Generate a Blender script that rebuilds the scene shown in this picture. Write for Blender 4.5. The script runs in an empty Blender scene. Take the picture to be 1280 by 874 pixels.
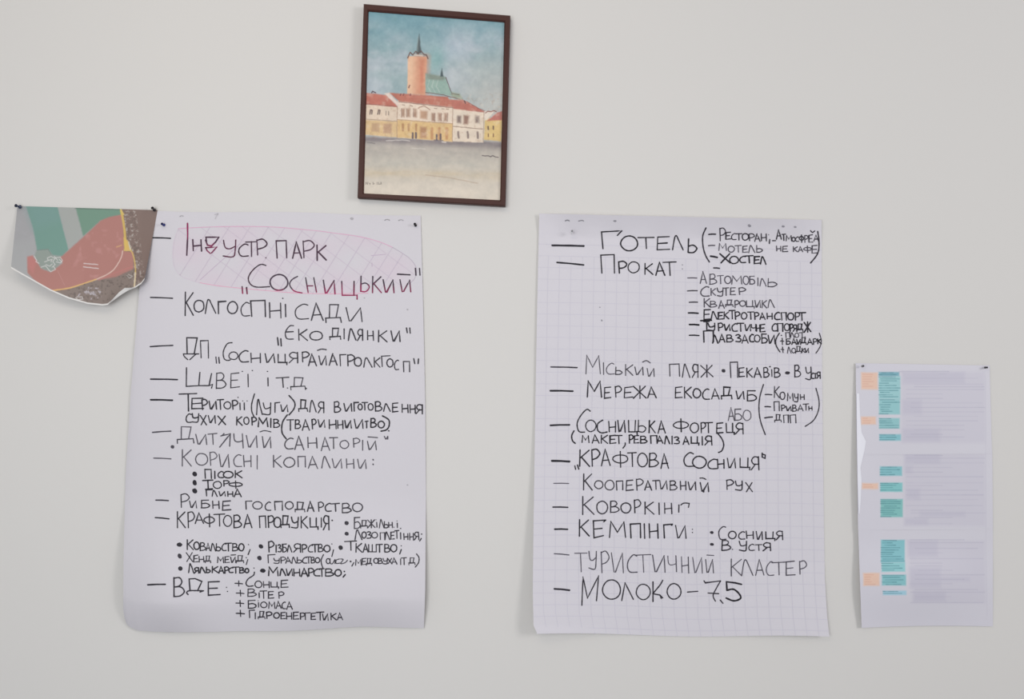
import bpy, math, random
import numpy as np
from mathutils import Vector

# ------------------------------------------------------------------ camera
S = 0.00172            # metres on the wall for one pixel of the 1280 wide photograph
D = 1.75               # camera distance from the wall
H0 = 1.60              # camera height
scene = bpy.context.scene
col = scene.collection
cam_data = bpy.data.cameras.new('camera')
cam = bpy.data.objects.new('camera', cam_data)
col.objects.link(cam)
cam.location = (0, -D, H0)
cam.rotation_euler = (math.pi / 2, 0, 0)
cam_data.sensor_width = 36
cam_data.lens = 36 * D / (1280 * S)
cam_data.clip_start = 0.02
scene.camera = cam

# ------------------------------------------------------------------ light
world = bpy.data.worlds.new('room_light')
scene.world = world
world.use_nodes = True
wb = world.node_tree.nodes['Background']
wb.inputs[0].default_value = (0.98, 1.0, 1.06, 1)
wb.inputs[1].default_value = 0.385

def area(name, loc, target, size, size_y, power, color):
    d = bpy.data.lights.new(name, 'AREA')
    d.shape = 'RECTANGLE'; d.size = size; d.size_y = size_y
    d.energy = power; d.color = color
    o = bpy.data.objects.new(name, d)
    col.objects.link(o)
    o.location = loc
    o.rotation_euler = (Vector(target) - Vector(loc)).to_track_quat('-Z', 'Y').to_euler()
    return o

area('ceiling_bounce', (-0.6, -1.5, 2.75), (-0.4, 0, 1.8), 1.1, 0.6, 4.4, (1.0, 0.86, 0.70))  # area lamp added in place of warm bounce off the ceiling
area('window_light', (3.3, -2.6, 2.3), (0.1, 0, 1.5), 0.9, 1.3, 44.0, (1.0, 0.97, 0.985))
area('fill_light', (-0.72, -2.6, 1.55), (-0.15, 0, 1.3), 1.4, 1.2, 29.0, (0.945, 0.965, 1.0))  # unseen fill added behind the camera to even out the wall brightness

scene.view_settings.view_transform = 'Standard'
scene.view_settings.look = 'None'
scene.view_settings.exposure = 0.05
scene.view_settings.gamma = 1.0
scene.view_settings.use_curve_mapping = False

# ------------------------------------------------------------------ helpers
rnd = random.Random(7)

def lin(c):
    c = np.asarray(c, dtype=np.float64) / 255.0
    return np.where(c <= 0.04045, c / 12.92, ((c + 0.055) / 1.055) ** 2.4)

def P(px, py, d=0.0):
    """point d metres in front of the wall that was measured at (px, py) in the photograph"""
    k = (D - d) / D
    return ((px - 640) * S * k, -d, H0 - (py - 437) * S * k)

def mat(name, rgb, rough=0.8, spec=0.3, noise=None, bump=None, metal=0.0, coat=0.0):
    m = bpy.data.materials.new(name); m.use_nodes = True
    nt = m.node_tree; b = nt.nodes['Principled BSDF']
    c = list(lin(rgb)) + [1]
    b.inputs['Base Color'].default_value = c
    b.inputs['Roughness'].default_value = rough
    b.inputs['Specular IOR Level'].default_value = spec
    b.inputs['Metallic'].default_value = metal
    b.inputs['Coat Weight'].default_value = coat
    tc = nt.nodes.new('ShaderNodeTexCoord')
    if noise:
        sc, amt, rgb2 = noise
        n = nt.nodes.new('ShaderNodeTexNoise'); n.inputs['Scale'].default_value = sc
        n.inputs['Detail'].default_value = 4
        mx = nt.nodes.new('ShaderNodeMix'); mx.data_type = 'RGBA'
        mx.inputs[6].default_value = c; mx.inputs[7].default_value = list(lin(rgb2)) + [1]
        mm = nt.nodes.new('ShaderNodeMath'); mm.operation = 'MULTIPLY'; mm.inputs[1].default_value = amt
        nt.links.new(tc.outputs['Object'], n.inputs['Vector'])
        nt.links.new(n.outputs['Fac'], mm.inputs[0]); nt.links.new(mm.outputs[0], mx.inputs[0])
        nt.links.new(mx.outputs[2], b.inputs['Base Color'])
    if bump:
        sc, st, dist = bump
        n = nt.nodes.new('ShaderNodeTexNoise'); n.inputs['Scale'].default_value = sc
        n.inputs['Detail'].default_value = 5
        bp = nt.nodes.new('ShaderNodeBump'); bp.inputs['Strength'].default_value = st
        bp.inputs['Distance'].default_value = dist
        nt.links.new(tc.outputs['Object'], n.inputs['Vector'])
        nt.links.new(n.outputs['Fac'], bp.inputs['Height']); nt.links.new(bp.outputs[0], b.inputs['Normal'])
    return m

def attr_mat(name, rough=0.7, spec=0.3, coat=0.0, coat_rough=0.1, bump=None):
    m = mat(name, (255, 255, 255), rough, spec, bump=bump)
    nt = m.node_tree; b = nt.nodes['Principled BSDF']
    b.inputs['Coat Weight'].default_value = coat; b.inputs['Coat Roughness'].default_value = coat_rough
    a = nt.nodes.new('ShaderNodeAttribute'); a.attribute_name = 'print'
    nt.links.new(a.outputs['Color'], b.inputs['Base Color'])
    return m

def mesh_obj(name, verts, faces, m, parent=None, colors=None, smooth=False):
    me = bpy.data.meshes.new(name)
    if parent is not None:
        ox, oy, oz = parent['_w']
        verts = [(v[0] - ox, v[1] - oy, v[2] - oz) for v in verts]
    me.from_pydata(verts, [], faces)
    if colors is not None:
        ca = me.color_attributes.new('print', 'FLOAT_COLOR', 'POINT')
        c = np.ones((len(verts), 4), dtype=np.float32); c[:, :3] = np.asarray(colors)
        ca.data.foreach_set('color', c.ravel())
    me.materials.append(m)
    if smooth:
        me.polygons.foreach_set('use_smooth', [True] * len(me.polygons))
    me.update()
    o = bpy.data.objects.new(name, me); col.objects.link(o)
    if parent is not None:
        o.parent = parent
        o['_w'] = parent['_w']
    return o

def thing(name, label, cat, w, group=None):
    o = bpy.data.objects.new(name, None); col.objects.link(o)
    o.empty_display_size = 0.05
    o.location = w; o['_w'] = list(w)
    o['label'] = label; o['category'] = cat
    if group: o['group'] = group
    return o

def grid_sheet(name, pos, nu, nv, m, parent, colorfn=None):
    """pos(u,v)->(px,py,d); regular grid of a sheet of paper"""
    verts, pix = [], []
    for j in range(nv + 1):
        for i in range(nu + 1):
            x, y, d = pos(i / nu, j / nv)
            verts.append(P(x, y, d)); pix.append((x, y))
    faces = []
    w = nu + 1
    for j in range(nv):
        for i in range(nu):
            a = j * w + i
            faces.append((a, a + w, a + w + 1, a + 1))
    cols = colorfn(np.array(pix)) if colorfn else None
    return mesh_obj(name, verts, faces, m, parent, cols, smooth=True)

def box(verts, faces, x0, x1, y0, y1, z0, z1):
    b = len(verts)
    verts += [(x, y, z) for x in (x0, x1) for y in (y0, y1) for z in (z0, z1)]
    faces += [tuple(b + i for i in f) for f in ((0,1,3,2),(4,6,7,5),(0,4,5,1),(2,3,7,6),(0,2,6,4),(1,5,7,3))]

# ------------------------------------------------------------------ the wall
wall_m = mat('wall_paint', (219, 217, 212), 0.9, 0.2, noise=(2.2, 0.35, (215, 213, 209)), bump=(180, 0.06, 0.001))
v, f = [], []
box(v, f, -4, 4, 0.0, 0.15, 0.0, 3.0)
wall = mesh_obj('wall_back', v, f, wall_m); wall['kind'] = 'structure'
floor_m = mat('floor_paint', (150, 150, 152), 0.6, 0.3, noise=(5, 0.5, (130, 130, 134)))
v, f = [], []
box(v, f, -4, 4, -5, 0.15, -0.05, 0.0)
fl = mesh_obj('floor', v, f, floor_m); fl['kind'] = 'structure'

# ------------------------------------------------------------------ handwriting
def smooth(pts, n=6):
    if len(pts) < 3: return list(pts)
    closed = pts[0] == pts[-1]
    out = []
    m = len(pts)
    for i in range(m - 1):
        if closed:
            p0 = pts[i - 1] if i > 0 else pts[-2]
            p3 = pts[i + 2] if i + 2 < m else pts[1]
        else:
            p0 = pts[max(i - 1, 0)]; p3 = pts[min(i + 2, m - 1)]
        p1, p2 = pts[i], pts[i + 1]
        for k in range(n):
            t = k / n
            out.append(tuple(0.5 * ((2 * p1[a]) + (-p0[a] + p2[a]) * t + (2*p0[a] - 5*p1[a] + 4*p2[a] - p3[a]) * t*t
                        + (-p0[a] + 3*p1[a] - 3*p2[a] + p3[a]) * t**3) for a in (0, 1)))
    out.append(pts[-1])
    return out

ELL = [(0.5 + 0.5 * math.cos(a), 0.5 + 0.5 * math.sin(a)) for a in [math.radians(-80 + 36 * k) for k in range(10)]]
ELL.append(ELL[0])
GL = {
 'А': ['l', (0,1),(.42,0),(1,1), 'l', (.14,.68),(.84,.66)],
 'Б': ['l', (.85,.02),(.1,.04),(.1,1), 'c', (.1,.48),(.6,.42),(.97,.68),(.7,.95),(.08,1)],
 'В': ['l', (.08,0),(.06,1), 'c', (.06,.03),(.55,.0),(.78,.2),(.6,.42),(.15,.5), 'c', (.15,.5),(.7,.5),(1,.74),(.65,.96),(.06,1)],
 'Г': ['l', (.1,1),(.05,.04),(1,0)],
 'Д': ['l', (.24,.72),(.25,0),(.82,.02),(.68,.72), 'l', (.02,1),(0,.76),(.95,.72),(1,.98)],
 'Е': ['l', (.95,0),(.08,.05),(.05,1),(1,.95), 'l', (.08,.52),(.8,.48)],
 'Є': ['c', (.95,.03),(.55,.05),(.08,.5),(.25,.93),(.95,.97), 'l', (.12,.48),(.95,.44)],
 'Ж': ['l', (0,.05),(1,.98), 'l', (.93,.04),(.02,1), 'l', (.5,0),(.52,1)],
 'З': ['c', (.05,.1),(.5,0),(.85,.2),(.4,.45), 'c', (.4,.45),(.95,.6),(.8,.95),(.05,.95)],
 'И': ['l', (0,0),(.2,.96),(.32,.96),(.9,.03),(1,1)],
 'І': ['l', (.4,0),(.5,1)],
 'К': ['l', (.08,0),(.08,1), 'l', (.95,.02),(.1,.5), 'l', (.2,.44),(1,1)],
 'Л': ['c', (0,1),(.2,.15),(.36,.02),(.6,.35),(1,1)],
 'М': ['l', (0,1),(.07,0),(.48,.66),(.9,.02),(1,1)],
 'Н': ['l', (.02,0),(.08,.97), 'l', (.93,.03),(.97,1), 'l', (.08,.56),(.95,.5)],
 'О': ['c'] + ELL,
 'П': ['l', (.1,1),(.03,.03),(.95,0),(.98,1)],
 'Р': ['l', (.05,.02),(.12,1), 'c', (.05,.05),(.6,-.02),(1,.25),(.7,.5),(.12,.6)],
 'С': ['c', (.95,.06),(.6,0),(.12,.3),(.04,.68),(.32,.96),(1,.95)],
 'Т': ['l', (0,.04),(1,0), 'l', (.5,.02),(.54,1)],
 'У': ['c', (0,0),(.15,.42),(.5,.5),(.9,.38), 'c', (.97,0),(.95,.55),(.8,.98),(0,.93)],
 'Ф': ['c'] + [(a, .22 + .5 * b) for a, b in ELL] + ['l', (.5,0),(.53,1)],
 'Х': ['l', (0,0),(1,1), 'l', (.95,0),(.1,1)],
 'Ц': ['l', (.03,0),(.05,.8),(.8,.8),(.98,.78),(.98,1.02), 'l', (.8,0),(.78,.8)],
 'Ч': ['c', (0,0),(.08,.45),(.4,.58),(.92,.5), 'l', (.9,0),(.97,1)],
 'Ш': ['l', (0,0),(.03,.96),(1,.96),(1,0), 'l', (.5,.02),(.5,.96)],
 'Ь': ['l', (.08,0),(.06,.97), 'c', (.06,.52),(.6,.46),(1,.7),(.65,.98),(.06,.97)],
 'Я': ['l', (.95,0),(1,1), 'c', (.95,.05),(.4,-.02),(.05,.25),(.35,.54),(.97,.54), 'l', (.55,.54),(0,1)],
}
ORI = dict(A=(180,255), B=(350,255), C=(180,355), D=(350,355), E=(180,450), F=(350,450), G=(180,560), H=(350,560),
           I=(150,670), J=(350,670), K=(660,260), L=(850,260), M=(850,340), N=(680,430), O=(850,430), P=(680,540),
           Q=(850,540), R=(680,640), S=(850,640))

def parse(crop, text):
    """strokes as photograph pixels measured in an enlarged crop (6.4 times)"""
    ox, oy = ORI[crop]
    strokes = []
    last = (0, 0)
    for tok in text.split():
        ch = tok[0]; rest = tok[1:]
        if ch in '~/=':
            pts = [tuple(float(q) for q in p.split(',')) for p in rest.split(';')]
            if ch == '~': pts = smooth(pts)
            strokes.append(([(ox + x / 6.4, oy + y / 6.4) for x, y in pts], 1.0)); continue
        if ch == '-':
            a, b, y0, y1 = [float(q) for q in rest.split(',')]
            pts = [(a, y0), ((a + b) / 2, (y0 + y1) / 2 - 1.5), (b, y1)]
            strokes.append(([(ox + x / 6.4, oy + y / 6.4) for x, y in pts], 1.15 if a not in (920, 930, 928, 805, 808) else 1.0)); continue
        if ch == '*':
            x, y, rx, ry = [float(q) for q in rest.split(',')]
            strokes.append((('dot', ox + x / 6.4, oy + y / 6.4, rx / 6.4, ry / 6.4), 1)); continue
        q = [float(t) for t in rest.split(',')]
        if len(q) == 2: q += last
        x0, x1, y0, y1 = q; last = (y0, y1)
        g = GL[ch]; mode = None; cur = []
        def flush():
            if cur:
                pts = [(ox + (x0 + a * (x1 - x0)) / 6.4, oy + (y0 + b * (y1 - y0)) / 6.4) for a, b in cur]
                j = min(0.28, (y1 - y0) / 6.4 * 0.02)
                cl = cur[0] == cur[-1]
                pts = [(x + rnd.uniform(-j, j), y + rnd.uniform(-j, j)) for x, y in pts]
                if cl: pts[-1] = pts[0]
                if mode == 'c': pts = smooth(pts, 4)
                strokes.append((pts, 1.0))
        for e in g:
            if isinstance(e, str):
                flush(); mode = e; cur = []
            else: cur.append(e)
        flush()
    return strokes

ink_m = attr_mat('marker_ink', 0.55, 0.3)
INK = (38, 35, 42); MID = (52, 48, 56); THIN = (84, 80, 90); RED = (140, 38, 78); BOLD = (34, 31, 38)

def ribbon(verts, faces, cols, pts, width, color, depth, off, vary=True):
    """a flat marker stroke that follows the paper"""
    # resample
    q = [pts[0]]
    for a, b in zip(pts, pts[1:]):
        L = math.hypot(b[0] - a[0], b[1] - a[1])
        n = max(1, int(L / 5.0))
        for k in range(1, n + 1):
            q.append((a[0] + (b[0] - a[0]) * k / n, a[1] + (b[1] - a[1]) * k / n))
    pts = [q[0]] + [p for i, p in enumerate(q[1:]) if math.hypot(p[0] - q[i][0], p[1] - q[i][1]) > 1e-3]
    if len(pts) < 2: return
    h = width / 2
    n = len(pts)
    base = len(verts)
    w0 = rnd.uniform(0.85, 1.1)
    shade = rnd.uniform(0.85, 1.12) if vary else 1.0
    def add(x, y, t=0):
        verts.append(P(x, y, depth(x, y) + off))
        cc = color(x, y) if callable(color) else color
        cols.append(lin([min(255, c * shade) for c in cc]))
    L, Rr = [], []
    for i, (x, y) in enumerate(pts):
        a = pts[max(i - 1, 0)]; b = pts[min(i + 1, n - 1)]
        dx, dy = b[0] - a[0], b[1] - a[1]
        l = math.hypot(dx, dy) or 1
        dx /= l; dy /= l
        # mitre at sharp corners
        k = 1.0
        if 0 < i < n - 1:
            e = (x - a[0], y - a[1]); le = math.hypot(*e) or 1
            c = abs((e[0] * dx + e[1] * dy) / le)
            k = min(1.5, 1 / max(c, 0.5))
        hh = h * w0 * k * (1 + 0.10 * math.sin(i * 1.7 + base))
        L.append((x - dy * hh, y + dx * hh)); Rr.append((x + dy * hh, y - dx * hh))
    for a, b in zip(L, Rr): add(*a); add(*b)
    for i in range(n - 1):
        faces.append((base + 2 * i, base + 2 * i + 1, base + 2 * i + 3, base + 2 * i + 2))
    # round ends and corners
    corners = [0, n - 1]
    for i in range(1, n - 1):
        a, p, b = pts[i - 1], pts[i], pts[i + 1]
        e1 = (p[0] - a[0], p[1] - a[1]); e2 = (b[0] - p[0], b[1] - p[1])
        c = (e1[0] * e2[0] + e1[1] * e2[1]) / ((math.hypot(*e1) * math.hypot(*e2)) or 1)
        if c < 0.6: corners.append(i)
    for i in corners:
        x, y = pts[i]; s = len(verts)
        for k in range(8):
            a = k * math.pi / 4
            add(x + math.cos(a) * h * w0, y + math.sin(a) * h * w0)
        faces.append(tuple(range(s + 7, s - 1, -1)))

def write(parent, depth, width, color, specs, label=None, off=0.0005, name='handwriting'):
    """one line of writing; its leading dash, its bullets and its brackets are pieces of their own"""
    layers = {}
    dots = 0
    for crop, text in specs:
        for st, k in parse(crop, text):
            if st[0] == 'dot': key = 'bullet_point%d' % dots if st[3] > 1.9 else name
            elif k == 1.15 and width > 0: key = 'dash'
            else: key = name
            verts, faces, cols = layers.setdefault(key, ([], [], []))
            if st[0] == 'dot':
                _, x, y, rx, ry = st
                if key != name: dots += 1
                s = len(verts)
                for a in range(10):
                    t = a * math.pi / 5
                    r = rnd.uniform(0.88, 1.08)
                    X, Y = x + rx * r * math.cos(t) + 0.12 * ry * math.sin(t), y + ry * r * math.sin(t)
                    verts.append(P(X, Y, depth(X, Y) + off)); cc = color(X, Y) if callable(color) else color
                    cols.append(lin(cc))
                faces.append(tuple(range(s + 9, s - 1, -1)))
            else:
                ribbon(verts, faces, cols, st, width * k * 1.08, color, depth, off)
    for key, (verts, faces, cols) in layers.items():
        o = mesh_obj(key.rstrip('0123456789'), verts, faces, ink_m, parent, cols)
        if label and key == name: o['label'] = label

# bilinear inverse helper for paper depth
def quad_pos(c, u, v):
    (ax, ay), (bx, by), (cx, cy), (dx, dy) = c        # tl, tr, br, bl
    x = (1-u)*(1-v)*ax + u*(1-v)*bx + u*v*cx + (1-u)*v*dx
    y = (1-u)*(1-v)*ay + u*(1-v)*by + u*v*cy + (1-u)*v*dy
    return x, y

def edge(pts):
    """piecewise smooth x as a function of y"""
    ys = np.array([p[1] for p in pts], float); xs = np.array([p[0] for p in pts], float)
    return lambda y: float(np.interp(y, ys, xs))

# ---------------------------------------------------------------- left flip chart sheet
lx = edge([(181, 262), (173, 380), (163, 500), (157, 600), (154.5, 700), (154, 768), (155, 778), (158, 788)])
rx_ = edge([(526, 269), (529, 380), (531.5, 500), (532.5, 620), (531.5, 740), (530, 785)])
def ltop(u): return 263.0 + 6.0 * u + 1.0 * math.sin(u * 9)
def lbot(u):
    return (779 + 9 * min(1, u / .04) ** 0.5 if u < .04 else 788 + 3.0 * math.sin(min(1, (u - .05) / .3) * math.pi * .5)
            - 6.5 * max(0, min(1, (u - .3) / .5)) + 1.0 * math.sin(u * 14))
def left_depth_uv(u, v):
    d = 0.0025
    bulge = 0.032 * math.exp(-((u - .13) / .15) ** 2) + 0.024 * math.exp(-((u - .78) / .30) ** 2) + 0.004
    if v > 0.66:
        t = min(1, (v - .66) / .27); d += bulge * t * t * (3 - 2 * t)
        if v > 0.93: d -= bulge * 0.85 * ((v - .93) / .07) ** 1.5
    d += 0.015 * math.sin(math.pi * u ** .62) * math.sin(math.pi * .86 * v) ** 2
    d += 0.0016 * math.sin(6.5 * u + 1.2) * math.sin(5 * v)
    return max(d, 0.0012)
def left_pos(u, v):
    y = ltop(u) * (1 - v) + lbot(u) * v
    yy = 263 + (787 - 263) * v
    x = lx(yy) * (1 - u) + rx_(yy) * u
    return x, y, left_depth_uv(u, v)
def left_depth(x, y):
    v = min(1, max(0, (y - 266) / (789 - 266)))
    u = min(1, max(0, (x - lx(y)) / (rx_(y) - lx(y))))
    v = min(1, max(0, (y - ltop(u)) / (lbot(u) - ltop(u))))
    return left_depth_uv(u, v)

cloud = [(223,286),(245,284.5),(280,283.3),(317,283.2),(345,284),(375,286.5),(400,289),(422,292),(445,295),(465,299.5),(480,304.5),(491,309.5),(502,316),(512.5,323.5),(519,332),
         (521,340),(517,350),(508,357),(490,363),(460,366.5),(425,367.3),(397,367.2),(364,366),(330,363),(292,359.5),(270,357),(250,353.5),(235,349),(225,344),(218,333),(216,318),(218,300),(223,286)]
def in_poly(X, Y, poly):
    inside = np.zeros(X.shape, bool)
    n = len(poly)
    for i in range(n):
        x0, y0 = poly[i]; x1, y1 = poly[(i + 1) % n]
        if y0 == y1: continue
        c = ((y0 > Y) != (y1 > Y)) & (X < (x1 - x0) * (Y - y0) / (y1 - y0) + x0)
        inside ^= c
    return inside
def left_color(p):
    X, Y = p[:, 0], p[:, 1]
    c = np.empty((len(X), 3)); c[:] = (213, 210, 214)
    m = in_poly(X, Y, cloud)
    tint = 0.55 + 0.45 * np.sin(X * .06 + Y * .03) * np.sin(Y * .09 - X * .02)
    c[m] += (np.array([(2, -6, -2)]) * tint[m][:, None])
    return lin(c)
paper_m = attr_mat('flipchart_paper', 0.75, 0.25, bump=(22, 0.35, 0.0015))
pos = P(345, 787)
lp = thing('flipchart_sheet', 'white flip chart sheet with a pink crosshatched oval, left below the framed picture', 'poster', (pos[0], 0, pos[2]))
grid_sheet('paper', left_pos, 150, 200, paper_m, lp, left_color)

# pink cloud round the heading, with its crosshatching
vs, fs, cs = [], [], []
PINK = (220, 172, 196); HATCH = (202, 190, 203)
ribbon(vs, fs, cs, smooth(cloud[:12], 3), 0.9, PINK, left_depth, .0003, False)
ribbon(vs, fs, cs, smooth(cloud[11:18], 3), 0.8, (190, 180, 192), left_depth, .0003, False)
ribbon(vs, fs, cs, smooth(cloud[19:27], 3), 0.8, (228, 170, 192), left_depth, .0003, False)
ribbon(vs, fs, cs, smooth(cloud[26:], 3), 0.7, (214, 200, 212), left_depth, .0003, False)
cl_n = cloud
def clip_line(x0, y0, dx, dy):
    ts = np.arange(0, 160, 0.5)
    X = x0 + ts * dx; Y = y0 + ts * dy
    m = in_poly(X, Y, cl_n)
    if m.sum() < 6: return None
    i = np.where(m)[0]
    return (X[i[0]], Y[i[0]]), (X[i[-1]], Y[i[-1]])
for k, x in enumerate([268, 292, 318, 341, 362, 386, 404, 424, 448, 470, 495, 512, 530]):
    s = clip_line(x, 275, -0.53, 0.85)
    if s: ribbon(vs, fs, cs, [s[0], s[1]], 0.7, HATCH, left_depth, .0003, False)
for k, x in enumerate([200, 232, 262, 285, 316, 352, 385, 420, 452]):
    s = clip_line(x, 270, 0.80, 0.60)
    if s: ribbon(vs, fs, cs, [s[0], s[1]], 0.6, (206, 194, 206), left_depth, .0003, False)
for s in ([(250,350),(300,305)],[(464,319.5),(482,318)],[(465,329),(465,333)]):
    ribbon(vs, fs, cs, s, 0.7, (196, 176, 196), left_depth, .0003, False)
o = mesh_obj('pink_oval', vs, fs, ink_m, lp, cs); o['label'] = 'pink and violet crosshatched oval drawn round the heading'

def head1(x, y):        # the first strokes are traced in red
    if x < 240 and y < 300: return (138, 40, 84)
    if 258 < x < 275 and y > 306: return (130, 42, 82)
    if 280 < x < 296: return (100, 40, 70)
    return (72, 46, 64)
def head2(x, y):
    if y > 362: return (146, 40, 84)
    if y > 356 and x > 380: return (116, 40, 74)
    if x < 318 : return (70, 38, 56)
    return (64, 50, 64)
write(lp, left_depth, 1.55, INK, [('A', '-70,212,270,275')])
write(lp, left_depth, 1.6, head1, [('A', '/348,155;349,260;342,410 Н388,462,285,378 /500,300;495,266;598,266;572,305;540,336;508,330;492,290 /492,350;582,345;540,392 /494,352;506,375;530,396 У635,735,290,425 С755,835,322,420 Т815,900,300,420 Р900,985,285,410 *975,430,6,5 П1055,1142,292,432 А1190,1260,305,435'),
   ('B', 'Р180,275,295,432 К290,370,330,450')], 'first heading line in dark red and black ink')
write(lp, left_depth, 1.6, head2, [('A', '/785,662;789,716 /820,668;825,718 ~975,492;930,485;870,530;835,590;850,640;900,665;1005,662 О1008,1150,565,690 ~1228,580;1185,605;1165,645;1200,695;1265,712'),
   ('B', '/205,590;225,708 /270,590;292,706 /215,655;262,655 И345,440,610,718 Ц490,620,618,760 Ь642,715,578,702 К735,810,580,710 И825,912,605,710 И960,1045,605,705 /940,562;1040,567 /1083,515;1088,570 /1116,515;1120,570')], 'second heading line in black ink with dark red lower strokes')
write(lp, left_depth, 1.5, MID, [('C', '-52,228,108,115 К325,395,65,252 О400,480,130,225 Л490,575,125,235 Г590,655,140,238 О668,748,142,238 С775,845,150,258 П850,975,132,260 Н1000,1100,150,272 І1125,1145,165,262 *1110,115,6,6'),
   ('D', 'С118,228,162,285 А250,345,155,292 Д365,490,165,310 И528,655,190,300')])
write(lp, left_depth, 1.5, MID, [('C', '/1068,430;1075,490 /1094,438;1098,496'),
   ('D', 'Є38,110,330,445 К145,218,362,452 О238,340,380,450 Д398,485,355,445 І508,520,360,440 Л548,608,358,450 Я620,662,365,452 Н698,748,375,450 К782,858,372,465 И888,962,375,460 /1012,352;1018,390 /1038,352;1042,394')])
write(lp, left_depth, 1.45, MID, [('C', '-50,230,502,492 /345,555;342,430;425,432;402,555 ~350,606;322,580;315,560 /315,560;438,560;410,566;366,606 П448,518,452,592 /575,585;580,634 /598,588;603,634 ~705,470;665,480;635,540;640,595;665,612;690,608 О678,752,545,605 С760,835,535,628 Н852,935,555,630 И968,1045,560,630 Ц1070,1145,562,645 Я1160,1230,550,632'),
   ('D', 'Р175,232,545,622 А230,290,562,655 И312,372,575,650 ~300,532;332,522;370,526 А395,458,560,650 Г478,528,565,655 Р538,598,568,655 О595,652,590,658 Л670,735,590,665 К750,800,590,665 Г810,880,575,662 О855,905,600,665 С915,950,610,688 П985,1038,620,705 /1070,598;1078,638 /1108,600;1105,638')])
write(lp, left_depth, 1.4, MID, [('E', '-52,268,153,157 -54,266,156,159 /340,62;338,212;440,206;520,206;548,196;540,226 /447,100;438,206 /540,110;520,206 В575,655,105,228 Е690,765,105,222 *787,92,6,5 *867,85,6,5 І825,845,115,215 *988,92,6,5 І985,1000,145,208 Т1058,1160,140,218 *1148,225,6,5'),
   ('F', 'Д85,205,140,238 *210,228,6,6')])
write(lp, left_depth, 1.5, INK, [('E', '-52,228,318,322 -54,226,321,325 Т282,422,268,408 Е378,475,305,392 Р462,508,318,398 И520,580,330,395 Т585,635,318,395 О640,695,335,392 Р705,750,325,395 І762,775,345,398 І795,812,345,398 *752,300,5,5 *790,328,5,4 *825,328,5,4 ~884,272;862,350;862,410;878,450 Л900,945,315,438 У955,1015,345,438 Г1045,1085,340,420 И1095,1150,360,415 ~1160,285;1205,340;1200,390;1160,440'),
   ('F', 'Д150,220,320,412 Л238,290,325,418 Я305,352,338,422 В432,485,335,418 И512,575,348,412 Г590,628,340,410 О625,658,352,400 Т655,700,340,400 О705,745,350,402 В760,815,335,410 Л830,882,350,412 Е898,945,345,415 Н975,1025,355,422 Н1040,1085,360,425 Я1090,1140,360,430')])
write(lp, left_depth, 1.55, INK, [('E', 'С335,378,432,502 У385,438,430,500 Х450,500,445,520 И515,572,445,505 Х590,652,450,518 К738,785,455,522 О798,840,460,515 Р860,900,460,520 М915,990,465,535 І1010,1020,470,538 В1035,1085,475,540 ~1146,440;1108,500;1104,580;1138,632'),
   ('F', 'Т55,110,478,565 В120,165,480,550 А180,235,480,562 Р255,290,475,550 И305,360,480,540 Н392,450,480,552 Н460,505,485,550 И518,570,485,545 И595,665,475,548 Т680,705,490,545 В725,770,468,540 О785,835,490,545 ~820,448;870,480;872,530;850,560;808,570 *870,568,7,6')])
write(lp, left_depth, 1.35, (78, 74, 82), [('E', '-68,215,580,570 Д265,400,535,668 И415,500,595,678 Т512,585,590,675 /605,698;690,592;615,608;640,590 /690,590;685,690 Ч718,795,590,705 И820,905,605,700 И945,1015,615,705 ~928,576;965,566;1015,576 С1125,1195,625,715'),
   ('F', 'А120,190,610,718 Н220,298,620,705 А330,398,620,725 Т395,460,620,710 О480,550,645,710 Р585,640,628,700 І655,668,645,722 И700,770,650,720 /705,616;780,622 ~835,612;848,634;862,612;862,634'), ('E', '*228,695,15,15')])
write(lp, left_depth, 1.3, (88, 84, 92), [('G', '-78,215,82,88 К300,380,15,145 О412,510,45,140 Р525,585,35,140 И600,680,50,155 С715,780,55,152 Н795,860,60,152 І900,912,60,170 К1030,1100,60,155'),
   ('H', 'О30,118,78,155 П140,205,68,152 А228,300,68,165 Л335,402,70,162 И418,495,88,162 Н530,592,88,165 И622,688,92,165 *745,95,7,8 *745,132,7,8')])
write(lp, left_depth, 1.45, INK, [('G', '*405,210,19,22 П485,540,172,245 І562,570,188,245 С590,635,190,240 О635,712,188,240 К725,785,182,240')])
write(lp, left_depth, 1.5, INK, [('G', '*405,278,18,24 Т470,550,258,330 /492,332;548,328 О555,620,268,325 Р635,680,262,305 Ф680,785,265,325')])
write(lp, left_depth, 1.4, INK, [('G', '*405,345,21,22 Г495,545,335,385 Л545,585,340,388 И600,650,350,385 Н668,712,350,388 А722,778,330,392')])
write(lp, left_depth, 1.45, MID, [('G', '-95,195,418,422 Р292,360,370,478 И365,420,425,480 Б452,528,418,480 Н548,602,425,485 Е625,695,425,498 Г812,862,425,490 О870,945,430,490 С968,1015,435,502 П1042,1110,430,498'),
   ('H', 'О42,105,430,490 Д120,200,435,512 А218,272,428,508 Р305,350,435,508 С360,410,445,508 Т410,475,445,508 В495,570,445,520 О580,660,442,510')])
write(lp, left_depth, 1.5, INK, [('G', '-90,200,558,568 К262,330,510,638 Р350,405,515,638 А410,475,520,605 Ф480,562,530,632 Т560,645,530,625 О635,702,540,630 В715,782,540,640 А800,862,535,640 П922,975,545,638 Р990,1040,545,638 О1040,1095,555,638 Д1095,1165,545,638 У1180,1235,555,642'),
   ('H', 'К165,220,548,642 Ц238,305,560,650 І325,335,560,635 Я345,390,545,655 *418,580,7,7')])
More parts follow.
